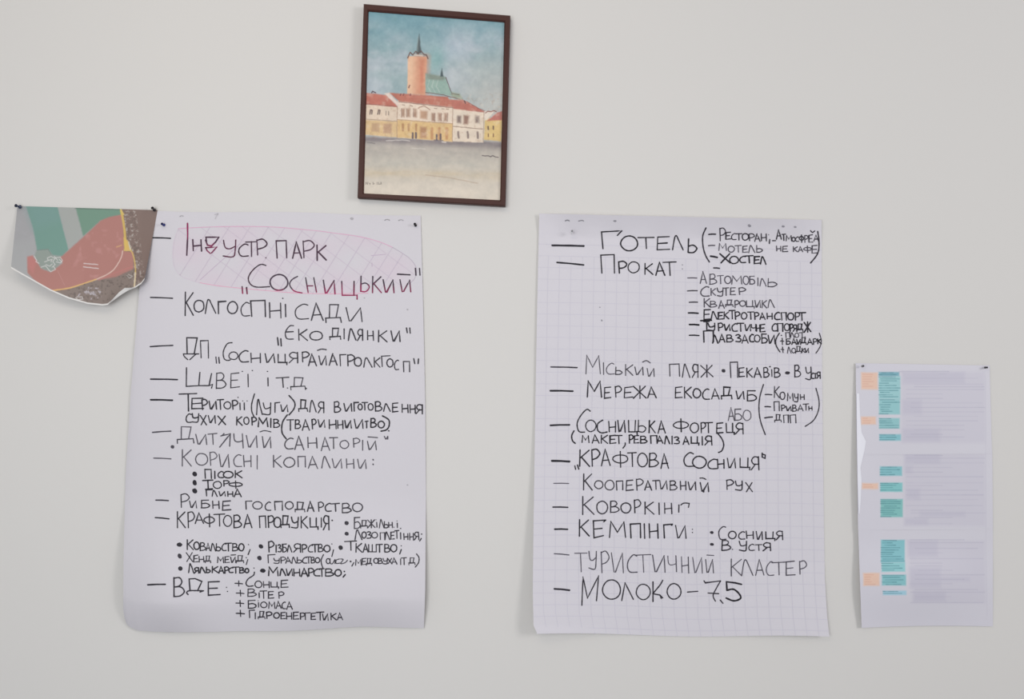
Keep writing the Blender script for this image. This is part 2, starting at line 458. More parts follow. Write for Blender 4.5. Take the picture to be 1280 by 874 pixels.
write(lp, left_depth, 1.3, MID, [('H', '*533,602,17,17 Б590,645,555,645 Д645,700,580,640 Ж700,760,575,640 І770,780,595,635 *768,575,4,4 Л795,832,572,640 Ь832,868,590,640 Н868,900,595,638 *912,635,4,4 І935,943,602,638 *936,585,4,4 *965,645,6,5')])
write(lp, left_depth, 1.35, MID, [('H', '*533,687,17,17 Л600,655,655,735 О655,690,672,722 З695,730,670,725 О735,780,675,722 П800,840,678,735 Л840,878,672,735 Е885,915,672,730 Т918,950,662,725 І960,972,680,730 Н990,1025,685,735 Н1035,1070,682,738 Я1075,1110,675,735 *1133,690,6,6 /1130,725;1118,745')])
write(lp, left_depth, 1.45, INK, [('I', '*475,70,24,17 К535,585,30,110 О590,635,50,110 В640,685,55,118 А690,720,60,118 Л728,765,60,122 Ь768,805,62,120 С815,850,62,120 Т840,890,58,120 В898,945,62,120 О950,992,62,120 *1028,70,5,5 /1040,110;1025,150 *1128,85,19,19 Р1188,1232,45,130 І1245,1255,75,130 З1262,1290,70,130'),
   ('J', 'Б18,55,65,130 Л60,95,75,130 Я110,165,65,130 Р175,215,70,130 С225,262,75,130 Т258,302,68,130 В305,345,68,128 О352,400,75,128 *415,65,5,5 /428,112;415,165 *485,95,18,19 Т518,612,42,115 К605,655,60,130 А665,705,65,130 Ш708,770,70,130 Т770,820,68,130 В835,880,68,130 О885,935,70,128 *970,80,5,5 /970,110;958,145')])
write(lp, left_depth, 1.25, MID, [('I', '*478,162,17,21 Х530,580,135,205 Е588,625,155,210 Н632,672,165,210 Д680,725,160,215 М780,830,170,215 Е838,875,165,215 И885,925,170,215 /888,154;925,152 Д930,990,158,215 *1010,175,5,5 /1022,190;1010,230 *1115,178,18,19 Г1180,1240,150,215 У1230,1275,180,220'),
   ('J', 'Р5,45,170,218 А45,88,170,218 Л95,130,170,220 Ь135,175,172,218 С180,215,172,220 Т212,245,168,218 В248,280,172,218 О282,318,175,215 ~348,150;330,190;332,225;345,262 О370,400,182,222 ~400,182;402,218;420,222;440,190;440,222 ~475,185;450,195;450,220;478,218 ~485,185;505,190;485,222;520,215;540,195 *565,205,8,8 /590,215;575,242 М605,650,190,235 Е655,690,180,230 Д690,735,180,235 О750,785,180,220 В785,820,180,222 У825,860,180,225 Х860,895,180,222 А895,935,178,225 І962,970,185,230 Т970,1012,175,230 Д1030,1080,175,232 ~1092,145;1112,175;1108,215;1082,250')])
write(lp, left_depth, 1.6, INK, [('I', '*482,262,19,18 Л548,588,222,295 Я595,630,255,298 Л640,680,252,295 Ь688,722,250,295 К735,785,245,295 А790,830,248,298 Р835,870,250,298 С870,905,255,295 Т900,950,250,298 В955,995,255,298 О1000,1030,262,295 *1072,258,5,5 *1142,278,23,17 М1188,1265,250,320'),
   ('J', 'Л0,45,265,318 И50,100,265,318 Н108,160,265,322 А170,222,260,325 Р225,270,262,320 С270,320,265,322 Т315,352,262,325 В360,430,265,322 О440,490,270,322 *515,285,7,7 /522,310;505,330')])
write(lp, left_depth, 1.6, MID, [('I', '-222,362,392,388 В425,515,335,485 /560,440;553,345;600,342;655,365;620,440 ~545,470;533,455;550,440;600,438;668,440 /668,440;640,450 Е700,800,365,475 *852,412,5,5 *860,445,5,5')])
write(lp, left_depth, 1.3, MID, [('I', '-920,980,380,384 /950,360;950,402 ~1075,290;1068,315;1025,345;1008,380;1025,403;1065,400 О1080,1135,362,415 Н1145,1195,365,415 Ц1205,1270,370,420'), ('J', 'Е5,65,355,412')])
write(lp, left_depth, 1.3, MID, [('I', '-930,992,458,462 /962,435;965,482 В1020,1090,425,485 І1110,1118,455,495 Т1120,1175,440,500 Е1185,1230,445,500 Р1268,1312,450,500')])
write(lp, left_depth, 1.3, MID, [('I', '-928,990,538,542 /960,518;963,565 Б1020,1092,515,580 І1105,1112,535,570 *1105,520,4,4 О1125,1175,530,575 М1190,1240,530,580 А1250,1290,525,580'), ('J', 'С15,45,530,585 А55,100,530,588')])
write(lp, left_depth, 1.35, MID, [('I', '-930,995,620,624 /962,595;965,645 Г1032,1075,595,655 І1078,1088,615,665 Д1105,1160,605,665 Р1170,1215,610,660 О1230,1275,615,660'),
   ('J', 'Е5,42,612,665 Н50,95,615,668 Е105,150,610,668 Р160,200,618,668 Г200,240,615,670 Е248,285,618,670 Т290,350,610,675 И340,385,625,675 К405,450,620,672 А460,500,618,672')])
write(lp, left_depth, 1.2, (176, 173, 176), [('A', '~288,100;300,94;314,98 ~568,85;590,80;578,100;570,118'), ('B', '*575,118,14,11 ~838,130;857,124;876,130 ~950,132;968,126;985,132 *1020,845,7,7 *675,752,5,5'), ('H', '*1020,297,7,6')], 'faint grey dents near the upper edge', name='dent_marks')

# ---------------------------------------------------------------- right flip chart sheet
rl = edge([(674, 267), (671.5, 380), (669, 520), (667, 650), (666, 740), (667, 785), (671, 793)])
rr = edge([(1027, 275), (1028, 500), (1029.5, 620), (1031, 720), (1034, 770), (1037, 797)])
def r_depth_uv(u, v):
    d = 0.0022
    d += 0.024 * max(0, v - 0.45) ** 1.6 / 0.55 ** 1.6 * math.exp(-(u / .17) ** 1.5)
    d += 0.004 * math.exp(-(u / .05)) * v
    d += 0.012 * max(0, v - 0.82) / 0.18 * math.exp(-((1 - u) / .25) ** 2)
    d += 0.020 * max(0, 1 - v / 0.055) ** 1.3 * (0.25 + 0.75 * min(1, u / .12) * min(1, (1 - u) / .2 + .3)) + 0.0012 * math.exp(-((v - .05) / .02) ** 2) * math.sin(u * 40)
    d += 0.0010 * math.sin(5 * u + 1) * math.sin(6 * v + .5)
    return max(d, 0.0012)
def r_top(u): return 267 + 8.0 * u
def r_bot(u): return 792.5 + 4.0 * u - 1.2 * math.sin(u * 9)
def r_pos(u, v):
    y = r_top(u) * (1 - v) + r_bot(u) * v
    yy = 267 + (795 - 267) * v
    return rl(yy) * (1 - u) + rr(yy) * u, y, r_depth_uv(u, v)
def r_depth(x, y):
    u = min(1, max(0, (x - rl(y)) / (rr(y) - rl(y))))
    v = min(1, max(0, (y - r_top(u)) / (r_bot(u) - r_top(u))))
    return r_depth_uv(u, v)
def r_color(p):
    c = np.empty((len(p), 3)); c[:] = (216, 213, 218)
    return lin(c)
pos = P(850, 795)
rp = thing('flipchart_sheet', 'white flip chart sheet with faint printed squares, right of centre below the picture', 'poster', (pos[0], 0, pos[2]))
grid_sheet('paper', r_pos, 150, 200, paper_m, rp, r_color)
vs, fs, cs = [], [], []
GRID = (207, 204, 213)
for k in range(25):
    u = (k + 0.88) / 24.75
    if u > 0.998: break
    ribbon(vs, fs, cs, [r_pos(u, j / 20)[:2] for j in range(1, 21)][1:], 0.6, GRID, r_depth, .0002, False)
for k in range(36):
    v = (k + 0.62) / 36.1
    if v < 0.06: continue
    ribbon(vs, fs, cs, [r_pos(i / 20, v)[:2] for i in range(21)], 0.6, GRID, r_depth, .00022, False)
o = mesh_obj('printed_grid', vs, fs, ink_m, rp, cs); o['label'] = 'faint grey printed square grid'; 

write(rp, r_depth, 1.55, INK, [('K', '-192,448,298,303 -194,446,301,306 /600,326;588,192;750,183;715,220 О742,878,225,342 Т878,1010,235,325 Е1030,1135,228,335 Л1158,1240,222,335'), ('L', 'Ь62,135,248,358')])
write(rp, r_depth, 1.5, MID, [('L', '~208,160;182,225;185,310;205,380;235,432')], name='bracket')
write(rp, r_depth, 1.5, MID, [('L', '~1102,188;1112,260;1110,335;1090,385;1045,440')], name='bracket')
write(rp, r_depth, 1.3, MID, [('L', '-230,285,212,210 Р315,365,162,262 Е365,405,195,250 С412,450,205,255 Т448,495,205,258 О498,548,205,258 Р552,595,208,262 А598,640,208,268 Н650,692,205,265 *710,215,4,4 /718,252;715,285 /740,262;765,262 А772,810,175,250 Т815,845,210,260 М850,893,220,265 О896,922,235,268 С924,950,232,268 Ф955,990,215,275 Е1030,1062,215,275 Р996,1025,220,275 ~1045,182;1060,196;1078,184 А1072,1108,218,265')])
write(rp, r_depth, 1.3, (80, 76, 84), [('L', '-228,278,302,300 М312,372,285,340 О385,435,305,355 Т440,490,300,355 Е500,540,305,355 Л550,600,300,358 Ь610,660,300,355 Н772,808,305,345 Е820,862,305,350 К905,940,310,350 А948,982,310,350 Ф990,1050,305,355 Е1055,1100,300,362')])
write(rp, r_depth, 1.7, BOLD, [('L', '-245,298,386,396 Х320,400,368,440 О398,468,388,445 С478,525,388,438 Т520,585,382,440 Е592,640,388,445 Л645,688,390,450')])
write(rp, r_depth, 1.4, MID, [('L', '-270,315,480,483')])
write(rp, r_depth, 1.55, INK, [('K', '-232,445,436,456 П580,695,372,522 Р722,790,428,522 О800,890,432,518 К930,1000,445,530 А1022,1095,435,538 Т1080,1185,430,540')])
write(rp, r_depth, 1.2, (150, 148, 154), [('K', '*1235,455,5,5 *1235,488,5,5')])
write(rp, r_depth, 1.2, THIN, [('L', '-62,135,560,561 А162,212,508,605 В235,295,530,610 Т298,348,540,608 О358,408,545,605 М415,495,545,610 О505,550,545,612 Б555,600,545,610 І618,630,560,622 Л640,690,565,625 Ь700,775,565,630')])
write(rp, r_depth, 1.3, (88, 84, 92), [('L', '-60,138,664,662 С165,235,630,708 К245,285,645,700 У298,345,640,705 Т345,390,640,700 Е402,445,638,695 Р470,525,640,692')])
write(rp, r_depth, 1.3, (82, 78, 86), [('M', '-75,140,243,242 К190,240,212,280 В240,295,235,282 А310,355,230,290 Д365,425,225,278 Р438,472,230,285 О478,525,230,275 Ц530,595,230,290 И600,645,228,285 К655,695,228,288 Л705,755,222,285')])
write(rp, r_depth, 1.55, INK, [('M', '-68,145,328,331 Е190,245,300,380 /165,389;252,386 /165,391;252,388 Л250,295,315,378 Е305,345,322,378 К350,390,320,375 Т392,440,308,375 Р440,480,320,380 О490,535,325,378 Т540,590,320,380 Р595,632,325,380 А640,680,330,380 Н695,740,330,378 С755,800,325,382 П810,852,325,385 О862,910,330,385 Р920,958,325,385 Т945,1005,325,388')])
write(rp, r_depth, 1.55, INK, [('M', '-75,152,420,423 -76,151,422,425 Т190,235,395,470 У225,280,410,470 Р305,345,410,472 И355,400,420,468 С415,460,415,475 Т458,510,410,475 И520,565,420,472 Ч570,610,420,470 Н610,640,422,475 Е640,680,420,480 С735,775,415,475 П778,825,412,475 О835,875,415,470 Р878,905,418,475 Я905,935,425,475 Д935,985,415,475 Ж995,1048,400,480')])
write(rp, r_depth, 1.55, INK, [('M', '-75,152,507,509 П185,270,470,560 Л262,305,505,570 А315,360,500,562 В372,425,505,560 З445,488,502,560 А495,545,505,570 С555,590,500,560 О595,640,505,560 Б650,700,495,570 И705,760,505,575 ~795,490;768,540;770,590;800,640')])
write(rp, r_depth, 1.15, MID, [('M', '*812,508,6,6 П845,880,485,525 Л885,915,485,525 О920,950,488,525 Т955,998,485,520 *1000,518,4,4')], 'small writing squeezed between the lower brackets, upper row')
write(rp, r_depth, 1.4, BOLD, [('M', '-805,830,553,555 /818,530;820,582 Б848,885,535,580 А895,930,535,580 И935,965,540,580 Д965,1010,525,580 А1020,1060,535,580 Р1065,1095,535,580 К1100,1130,535,575')])
write(rp, r_depth, 1.2, MID, [('M', '-808,832,620,622 /820,600;825,645 Л860,890,600,650 О895,925,610,648 Д925,970,595,650 К975,1000,612,645 И1000,1030,612,645 ~1115,490;1130,550;1120,600;1088,650')])
write(rp, r_depth, 1.25, (84, 80, 88), [('N', '-55,265,184,189 -56,264,186,191 М335,450,90,240 І472,482,150,245 С498,562,155,245 Ь570,625,185,245 К648,712,165,252 И728,795,185,248 И825,882,195,262 ~790,145;820,134;850,152 П1000,1085,162,258')])
write(rp, r_depth, 1.4, MID, [('O', 'Л20,80,160,268 Я98,145,165,270 Ж165,265,168,265 *348,215,17,15 П400,462,145,268 Е470,515,190,262 К532,580,195,265 А595,650,192,268 В668,712,190,268 І730,742,205,262 *720,182,7,7 В752,802,192,268 *860,232,21,14 В915,965,170,265 У1005,1050,185,285 С1050,1072,235,278 Т1072,1095,235,275 Я1095,1122,225,275')])
write(rp, r_depth, 1.5, INK, [('N', '-50,232,373,377 -51,231,376,379 М345,462,295,425 Е480,535,345,435 Р568,620,340,425 Е640,710,345,430 Ж715,818,335,435 А832,898,345,432 Е1048,1105,345,430 К1120,1180,345,432'),
  ('O', 'О105,165,358,432 С180,235,360,445 А255,315,360,442 Д330,415,345,440 И450,512,378,442 Б532,615,372,455')])
write(rp, r_depth, 1.35, MID, [('O', '~668,325;640,420;632,520;645,620;682,725')], name='bracket')
write(rp, r_depth, 1.35, MID, [('O', '~1088,355;1112,450;1108,530;1070,610;1002,660')], name='bracket')
write(rp, r_depth, 1.3, MID, [('O', '-682,735,405,407 К752,795,340,430 О800,840,385,445 М860,905,395,455 У915,945,400,465 Н962,995,405,445')])
write(rp, r_depth, 1.3, MID, [('O', '-680,725,502,504 П752,795,462,535 Р810,842,490,535 И850,890,500,535 В900,935,490,540 А945,985,488,535 Т985,1030,480,530 Н1030,1058,500,530')])
write(rp, r_depth, 1.35, MID, [('O', '-678,740,592,585 Д758,810,565,625 П828,868,568,630 П880,928,568,632')])
write(rp, r_depth, 1.2, (88, 84, 92), [('O', 'А388,435,510,615 Б435,498,520,612 О505,568,530,615')])
write(rp, r_depth, 1.5, INK, [('N', '-50,205,650,646 -51,204,653,649 ~370,538;340,525;290,580;265,640;280,700;325,706 О335,415,608,702 ~470,610;430,640;430,690;460,712;505,705 Н518,575,620,705 И590,650,612,705 Ц675,745,612,725 Ь750,815,612,705 К838,890,615,710 А912,970,615,715 Ф1035,1155,600,705'),
  ('O', 'О82,148,632,710 Р165,205,630,712 Т195,260,630,710 Е290,345,632,715 Ц368,435,635,725 Я445,505,635,722')])
write(rp, r_depth, 1.5, INK, [('P', '~240,-8;222,30;228,70;250,92 М305,360,30,85 А385,440,25,90 К455,510,25,92 Е525,575,28,92 Т570,625,28,95 ~650,88;648,108;632,130 Р680,715,25,90 Е720,760,30,90 В770,825,35,90 П850,905,30,92 А905,950,35,90 Л965,1005,35,95 І1020,1030,35,95 З1040,1085,40,95 А1115,1160,38,100 Ц1175,1240,40,105'),
  ('Q', 'І175,185,38,105 Я200,255,35,105 ~295,5;335,55;350,105;335,150;308,165')])
write(rp, r_depth, 1.55, INK, [('P', '-62,205,230,236 -63,204,234,239 /247,272;253,300 /268,265;278,298 К280,365,145,275 Р380,445,140,275 А458,530,140,270 Ф550,670,155,285 Т670,740,165,278 О748,828,170,280 В840,915,172,280 А935,998,175,292'),
  ('Q', 'С30,110,168,280 О102,210,195,290 С222,300,218,298 Н298,355,218,292 И380,445,210,290 Ц478,560,210,302 Я570,632,200,305 /658,170;658,202;680,212;682,185;660,178')])
write(rp, r_depth, 1.4, MID, [('P', 'К312,385,335,465 О405,472,390,455 О488,560,388,465 П578,632,392,465 Е655,715,385,468 Р738,795,378,468 А808,862,392,465 Т870,920,388,460 И925,985,390,460 В1005,1065,392,465 Н1090,1138,395,465 И1155,1215,400,465'),
  ('Q', 'И162,230,405,478 *188,478,9,8 ~160,370;185,370;207,380 Р370,430,385,462 У445,500,395,468 Х525,580,405,480')])
write(rp, r_depth, 1.1, THIN, [('P', '-78,198,412,413')])
write(rp, r_depth, 1.45, MID, [('P', '-72,190,602,604 К302,400,518,660 О422,508,555,655 В528,600,555,645 О615,695,568,648 Р720,775,545,648 К802,878,560,658 І915,928,570,660 Н962,1025,568,655 /1078,642;1080,585 ~1095,585;1120,570;1162,572 /1162,572;1156,604')])
write(rp, r_depth, 1.5, INK, [('R', '-85,190,137,139 -86,188,141,141 К278,362,62,195 /492,66;395,72;400,208;475,190 /398,138;465,132 /495,66;478,80 М525,652,78,205 П688,775,95,208 І798,812,95,212 Н840,915,95,210 Г955,1028,100,208 *1022,105,8,8 И1052,1138,108,212 *1188,140,5,5 *1188,165,5,5')])
write(rp, r_depth, 1.4, MID, [('S', '*255,165,16,12 С308,370,118,225 О388,450,155,215 С468,520,160,220 Н530,590,155,215 И610,660,158,222 Ц685,760,160,228 Я770,822,155,222')])
write(rp, r_depth, 1.4, MID, [('S', '*255,260,17,12 В332,405,228,308 *420,300,5,5 У475,535,235,312 С550,595,260,310 Т605,655,262,310 Я665,725,250,312')])
write(rp, r_depth, 1.2, THIN, [('R', '-82,200,335,345 /245,332;345,330 /292,332;298,480 У358,420,315,460 Р455,522,318,488 И540,635,325,488 С665,745,345,488 Т728,855,340,482 И868,970,345,485 Ч992,1062,352,480 Н1098,1158,360,490 И1190,1268,365,492'),
  ('S', 'И205,268,380,490 /215,346;270,349 К402,495,378,512 Л495,585,382,508 А605,672,382,508 С690,750,400,510 Т735,845,402,505 Е845,920,395,508 Р955,1015,395,500')])
write(rp, r_depth, 1.5, MID, [('R', '-82,205,615,626 -83,204,618,629 /303,748;312,522;348,690;437,512;420,712 О468,612,545,700 /622,710;648,568;715,700 О738,850,580,702 /872,560;872,718 ~950,548;925,590;870,655 /870,655;925,665;950,688 /930,668;938,692 О985,1095,575,700 /1148,642;1230,636'),
  ('S', '/192,552;202,568;325,553 ~325,553;292,610;265,670;284,715 /225,650;310,655 /322,706;344,732')])
write(rp, r_depth, 1.9, INK, [('S', '/492,580;440,568;372,560;376,628 ~376,628;430,620;478,662;482,695;430,712;370,690')], 'bold last digit')
write(rp, r_depth, 1.2, (150, 148, 154), [('K', '*575,795,5,5 *590,900,6,8 ~298,103;315,98;330,103 ~405,105;430,100;445,104 *695,105,14,8'), ('L', '*555,142,14,12 *826,148,12,9 *922,152,12,8')], 'faint grey dents near the upper edge', name='dent_marks')

# ---------------------------------------------------------------- raster-like print on sheets
def noise2(X, Y, scale, seed, octs=4):
    r = np.random.RandomState(seed)
    out = np.zeros(X.shape); amp = 1; tot = 0
    for o in range(octs):
        g = r.rand(256, 256)
        x = X / scale; y = Y / scale
        xi = np.floor(x).astype(int); yi = np.floor(y).astype(int)
        fx = x - xi; fy = y - yi
        fx = fx * fx * (3 - 2 * fx); fy = fy * fy * (3 - 2 * fy)
        a = g[xi % 256, yi % 256]; b = g[(xi + 1) % 256, yi % 256]
        c = g[xi % 256, (yi + 1) % 256]; d = g[(xi + 1) % 256, (yi + 1) % 256]
        out += amp * ((a * (1 - fx) + b * fx) * (1 - fy) + (c * (1 - fx) + d * fx) * fy)
        tot += amp; amp *= 0.5; scale /= 2
    return out / tot

class Paint:
    """flat print evaluated at the points of a sheet, in the units X, Y"""
    def __init__(s, X, Y, base):
        s.X, s.Y = X, Y; s.k = 1.0
        s.c = np.empty(X.shape + (3,)); s.c[:] = base
        s.wx = (noise2(X, Y, 14, 91, 2) - .5); s.wy = (noise2(X, Y, 14, 92, 2) - .5)
    def mix(s, m, col):
        m = np.clip(m, 0, 1)[..., None]
        s.c = s.c * (1 - m) + np.asarray(col, float) * m
    def poly(s, pts, col, soft=2.0, a=1.0, wob=2.0):
        soft *= s.k; wob *= s.k
        X = s.X + s.wx * wob; Y = s.Y + s.wy * wob
        xs = [p[0] for p in pts]; ys = [p[1] for p in pts]
        sel = (X > min(xs) - soft*2) & (X < max(xs) + soft*2) & (Y > min(ys) - soft*2) & (Y < max(ys) + soft*2)
        x, y = X[sel], Y[sel]
        ins = in_poly(x, y, pts)
        dist = np.full(x.shape, 1e9)
        for i in range(len(pts)):
            ax, ay = pts[i]; bx, by = pts[(i + 1) % len(pts)]
            dx, dy = bx - ax, by - ay; L = dx * dx + dy * dy + 1e-9
            t = np.clip(((x - ax) * dx + (y - ay) * dy) / L, 0, 1)
            dist = np.minimum(dist, np.hypot(x - ax - t * dx, y - ay - t * dy))
        sd = np.where(ins, dist, -dist)
        m = np.zeros(s.X.shape); m[sel] = np.clip(sd / soft * .5 + .5, 0, 1) * a
        s.mix(m, col)
    def line(s, pts, w, col, soft=1.5, a=1.0, wob=2.0):
        soft *= s.k; wob *= s.k; a /= s.k ** .35; w *= s.k ** .3
        X = s.X + s.wx * wob; Y = s.Y + s.wy * wob
        xs = [p[0] for p in pts]; ys = [p[1] for p in pts]; e = w + soft * 2
        sel = (X > min(xs) - e) & (X < max(xs) + e) & (Y > min(ys) - e) & (Y < max(ys) + e)
        x, y = X[sel], Y[sel]
        dist = np.full(x.shape, 1e9)
        for (ax, ay), (bx, by) in zip(pts, pts[1:]):
            dx, dy = bx - ax, by - ay; L = dx * dx + dy * dy + 1e-9
            t = np.clip(((x - ax) * dx + (y - ay) * dy) / L, 0, 1)
            dist = np.minimum(dist, np.hypot(x - ax - t * dx, y - ay - t * dy))
        m = np.zeros(s.X.shape); m[sel] = np.clip((w / 2 - dist) / soft + .5, 0, 1) * a
        s.mix(m, col)

# ---------------------------------------------------------------- framed watercolour
def picture_color(p):
    X = (p[:, 0] - 430) * 3.237; Y = p[:, 1] * 3.237
    q = Paint(X, Y, (146, 172, 178)); q.k = 1.2
    q.mix(np.clip((260 - Y) / 230, 0, 1) * 0.8, (84, 144, 164))
    n = noise2(X, Y * 1.4, 120, 3); n2 = noise2(X, Y * 1.6, 60, 5)
    q.mix(np.clip((n - .42) * 3.2, 0, 1) * np.clip((Y - 60) / 120, 0, 1) * 0.8, (182, 194, 204))
    q.mix(np.clip((.45 - n2) * 3.5, 0, 1) * np.clip((330 - Y) / 150, 0, 1) * .5, (104, 150, 156))
    q.mix(np.clip((X - 360) / 220, 0, 1) * np.clip((Y - 170) / 200, 0, 1) * 0.8, (192, 192, 188))
    q.mix(np.exp(-(((X - 440) / 80) ** 2 + ((Y - 195) / 50) ** 2)) * .6, (172, 190, 206))
    q.mix(np.clip((200 - X) / 120, 0, 1) * np.clip((Y - 270) / 90, 0, 1) * .6, (178, 192, 202))
    q.mix(np.exp(-(((X - 375) / 35) ** 2 + ((Y - 240) / 55) ** 2)) * .6, (118, 172, 172))
    # ground
    g = np.clip((Y - 545 - (X - 85) * 0.04) / 12, 0, 1)
    q.mix(g, (206, 202, 192))
    n3 = noise2(X * .35, Y * 1.6, 22, 8)
    band = np.exp(-((Y - 562 - (X - 85) * .045) / 22) ** 2)
    q.mix(band * (0.65 + .5 * n3) * g, (122, 116, 122))
    q.mix(np.exp(-((Y - 610 - X * .03) / 30) ** 2) * (.3 + .4 * n3), (158, 158, 158))
    q.mix(np.exp(-((Y - 655 - X * .02) / 30) ** 2) * .5 * n3, (172, 180, 178))
    q.mix(np.exp(-((Y - 695 - X * .03) / 18) ** 2) * .7 * n3, (205, 186, 150))
    q.mix(np.clip((Y - 710) / 60, 0, 1) * .8, (226, 220, 208))
    q.line([(330, 708), (430, 720), (540, 742)], 3, (172, 152, 134), 3, .7)
    q.line([(170, 570), (235, 566), (265, 570)], 3, (226, 222, 216), 2, .8)
    q.line([(275, 600), (330, 602)], 3, (214, 212, 208), 2, .7)
    q.line([(95, 577), (125, 581)], 3, (100, 98, 104), 2, .7)
    # left house
    q.poly([(84,420),(218,430),(217,556),(80,545)], (226, 206, 184))
    q.poly([(84,486),(217,492),(217,556),(80,545)], (220, 188, 138))
    q.poly([(84,376),(172,384),(222,434),(84,422)], (188, 104, 90))
    q.line([(84,420),(216,432)], 2.5, (120, 72, 70), 2, .8)
    q.line([(84,482),(217,491)], 3, (140, 116, 96), 2, .7)
    for x in (108, 140): q.line([(x-3,462),(x,445),(x+6,447),(x+4,462)], 4, (78, 62, 62), 2)
    q.line([(170,450),(170,466)], 2.5, (120,105,98)); q.line([(180,450),(180,466)], 2.5, (120,105,98))
    q.poly([(112,498),(145,498),(143,535),(112,532)], (186, 150, 120), 3, .7)
    q.poly([(160,500),(194,502),(192,540),(158,538)], (178, 140, 116), 3, .75)
    q.line([(112,376),(116,370),(128,376)], 4, (70, 50, 60), 2)
    # tower
    q.poly([(258,226),(336,230),(328,385),(256,380)], (232, 186, 152))
    q.poly([(296,226),(338,230),(330,388),(290,384)], (206, 132, 104), 16)
    q.line([(312,275),(316,330)], 10, (190, 105, 84), 7, .4)
    q.line([(262,355),(266,345)], 4, (110, 70, 66), 2)
    q.poly([(293,217),(304,138),(313,215)], (62, 78, 84), 2.5)
    q.line([(300,150),(298,210)], 2, (150, 165, 160), 2, .6)
    q.line([(258,234),(268,212),(278,222),(290,208),(300,218),(312,206),(324,220),(334,222),(340,236)], 4, (86, 62, 60), 2.5)
    q.line([(285,222),(318,226)], 4, (236, 216, 200), 2, .8)
    # church roof
    q.poly([(330,300),(410,312),(440,388),(330,376)], (142, 174, 164))
    q.poly([(331,297),(400,308),(412,316),(400,326),(331,320)], (124, 140, 130), 4)
    for x in (345, 362, 380): q.line([(x,325),(x-6,350),(x+6,372)], 3, (196, 210, 204), 3, .6)
    q.line([(412,314),(426,350),(440,388)], 2.5, (80, 66, 70), 2)
    q.poly([(389,310),(396,276),(402,310)], (56, 74, 80), 2)
    q.poly([(436,372),(468,380),(482,404),(436,394)], (146, 160, 140), 3)
    q.line([(330,374),(400,384),(470,402)], 3, (90, 60, 60), 2, .8)
    q.line([(438,378),(466,384)], 2.5, (84, 66, 66), 2, .8)
    # right house
    q.poly([(441,436),(568,456),(564,578),(438,572)], (232, 216, 196))
    q.poly([(425,402),(478,404),(500,412),(574,456),(440,440)], (182, 104, 92))
    q.line([(500,412),(540,436),(574,452)], 2.5, (120, 60, 58), 2, .8)
    q.line([(486,408),(492,418)], 4, (70, 50, 56), 2)
    q.line([(441,512),(560,522)], 3, (122, 96, 84), 2, .8)
    for x in (466, 540): q.poly([(x-8,468),(x+7,470),(x+7,498),(x-8,496)], (112, 94, 90), 4, .85)
    q.poly([(484,466),(508,468),(500,504),(484,502)], (128, 92, 80), 4, .85)
    for x in (462, 500, 540): q.line([(x,534),(x+2,558)], 7, (96, 80, 80), 4, .8)
    # far right house
    q.poly([(570,480),(640,478),(636,572),(566,566)], (224, 192, 124))
    q.poly([(568,450),(612,448),(578,486),(568,486)], (226, 214, 200))
    q.line([(572,458),(582,450),(596,452),(608,448),(616,452)], 3.5, (120, 66, 62), 2)
    q.poly([(578,490),(620,456),(640,450),(640,486)], (182, 104, 96))
    for x in (584, 604): q.line([(x,512),(x,524)], 5, (84, 66, 60), 2.5); q.line([(x,542),(x,553)], 4, (110, 80, 62), 2.5)
    # main house
    q.poly([(217,408),(442,432),(438,574),(214,556)], (234, 216, 196))
    q.poly([(216,486),(440,502),(438,574),(214,556)], (222, 186, 128))
    q.poly([(184,376),(258,380),(420,392),(444,434),(222,410)], (184, 106, 90))
    q.line([(255,392),(330,394),(400,402)], 6, (206, 128, 112), 6, .5)
    q.poly([(164,378),(184,376),(224,420),(220,434)], (230, 212, 202), 2.5)
    q.line([(222,412),(440,436)], 3, (112, 70, 66), 2, .8)
    q.line([(216,484),(440,501)], 3, (166, 124, 84), 2, .8)
    q.line([(300,438),(322,428),(348,444)], 3, (140, 98, 84), 2, .8)
    for x in (240, 262, 288): q.poly([(x-7,440),(x+6,441),(x+5,474),(x-7,473)], (152, 116, 96), 4, .85); q.line([(x-8,440),(x-7,474)], 2, (96, 66, 62), 2, .7)
    q.poly([(308,446),(338,450),(336,482),(308,480)], (176, 132, 104), 4, .8)
    for x in (362, 388, 413): q.poly([(x-7,458),(x+6,459),(x+5,490),(x-7,489)], (148, 110, 92), 4, .85); q.line([(x+6,460),(x+5,490)], 2, (96, 66, 62), 2, .7)
    for x in (238, 262, 292): q.line([(x,504),(x,528)], 8, (160, 112, 78), 4, .75)
    q.poly([(308,512),(334,514),(334,560),(308,558)], (170, 122, 92), 4, .8)
    for x in (356, 386, 416): q.line([(x,520),(x,560)], 10, (176, 116, 78), 5, .7)
    for x, y in ((240,424),(272,428),(370,438),(400,440),(418,442)): q.line([(x-4,y),(x+5,y+1)], 3, (120, 90, 80), 2, .7)
    for x in (228, 240, 268): q.line([(x,386),(x+2,380)], 4, (110, 56, 60), 2)
    q.line([(216,430),(214,556)], 2.5, (150, 112, 92), 2, .7); q.line([(440,436),(438,572)], 2.5, (150, 112, 92), 2, .7)
    q.line([(566,456),(563,576)], 2.5, (160, 130, 110), 2, .7)
    for x, y in ((278,549),(291,548),(375,556),(391,554)): q.line([(x,y-10),(x,y+10)], 7, (66, 60, 78), 3, .9)
    q.line([(365,568),(400,570)], 5, (84, 84, 104), 3, .8); q.line([(398,574),(412,576)], 5, (214, 208, 202), 2, .9)
    # signatures
    q.line([(560,629),(572,632),(584,630),(592,634),(602,630),(612,635),(624,637)], 3.5, (72, 68, 78), 2)
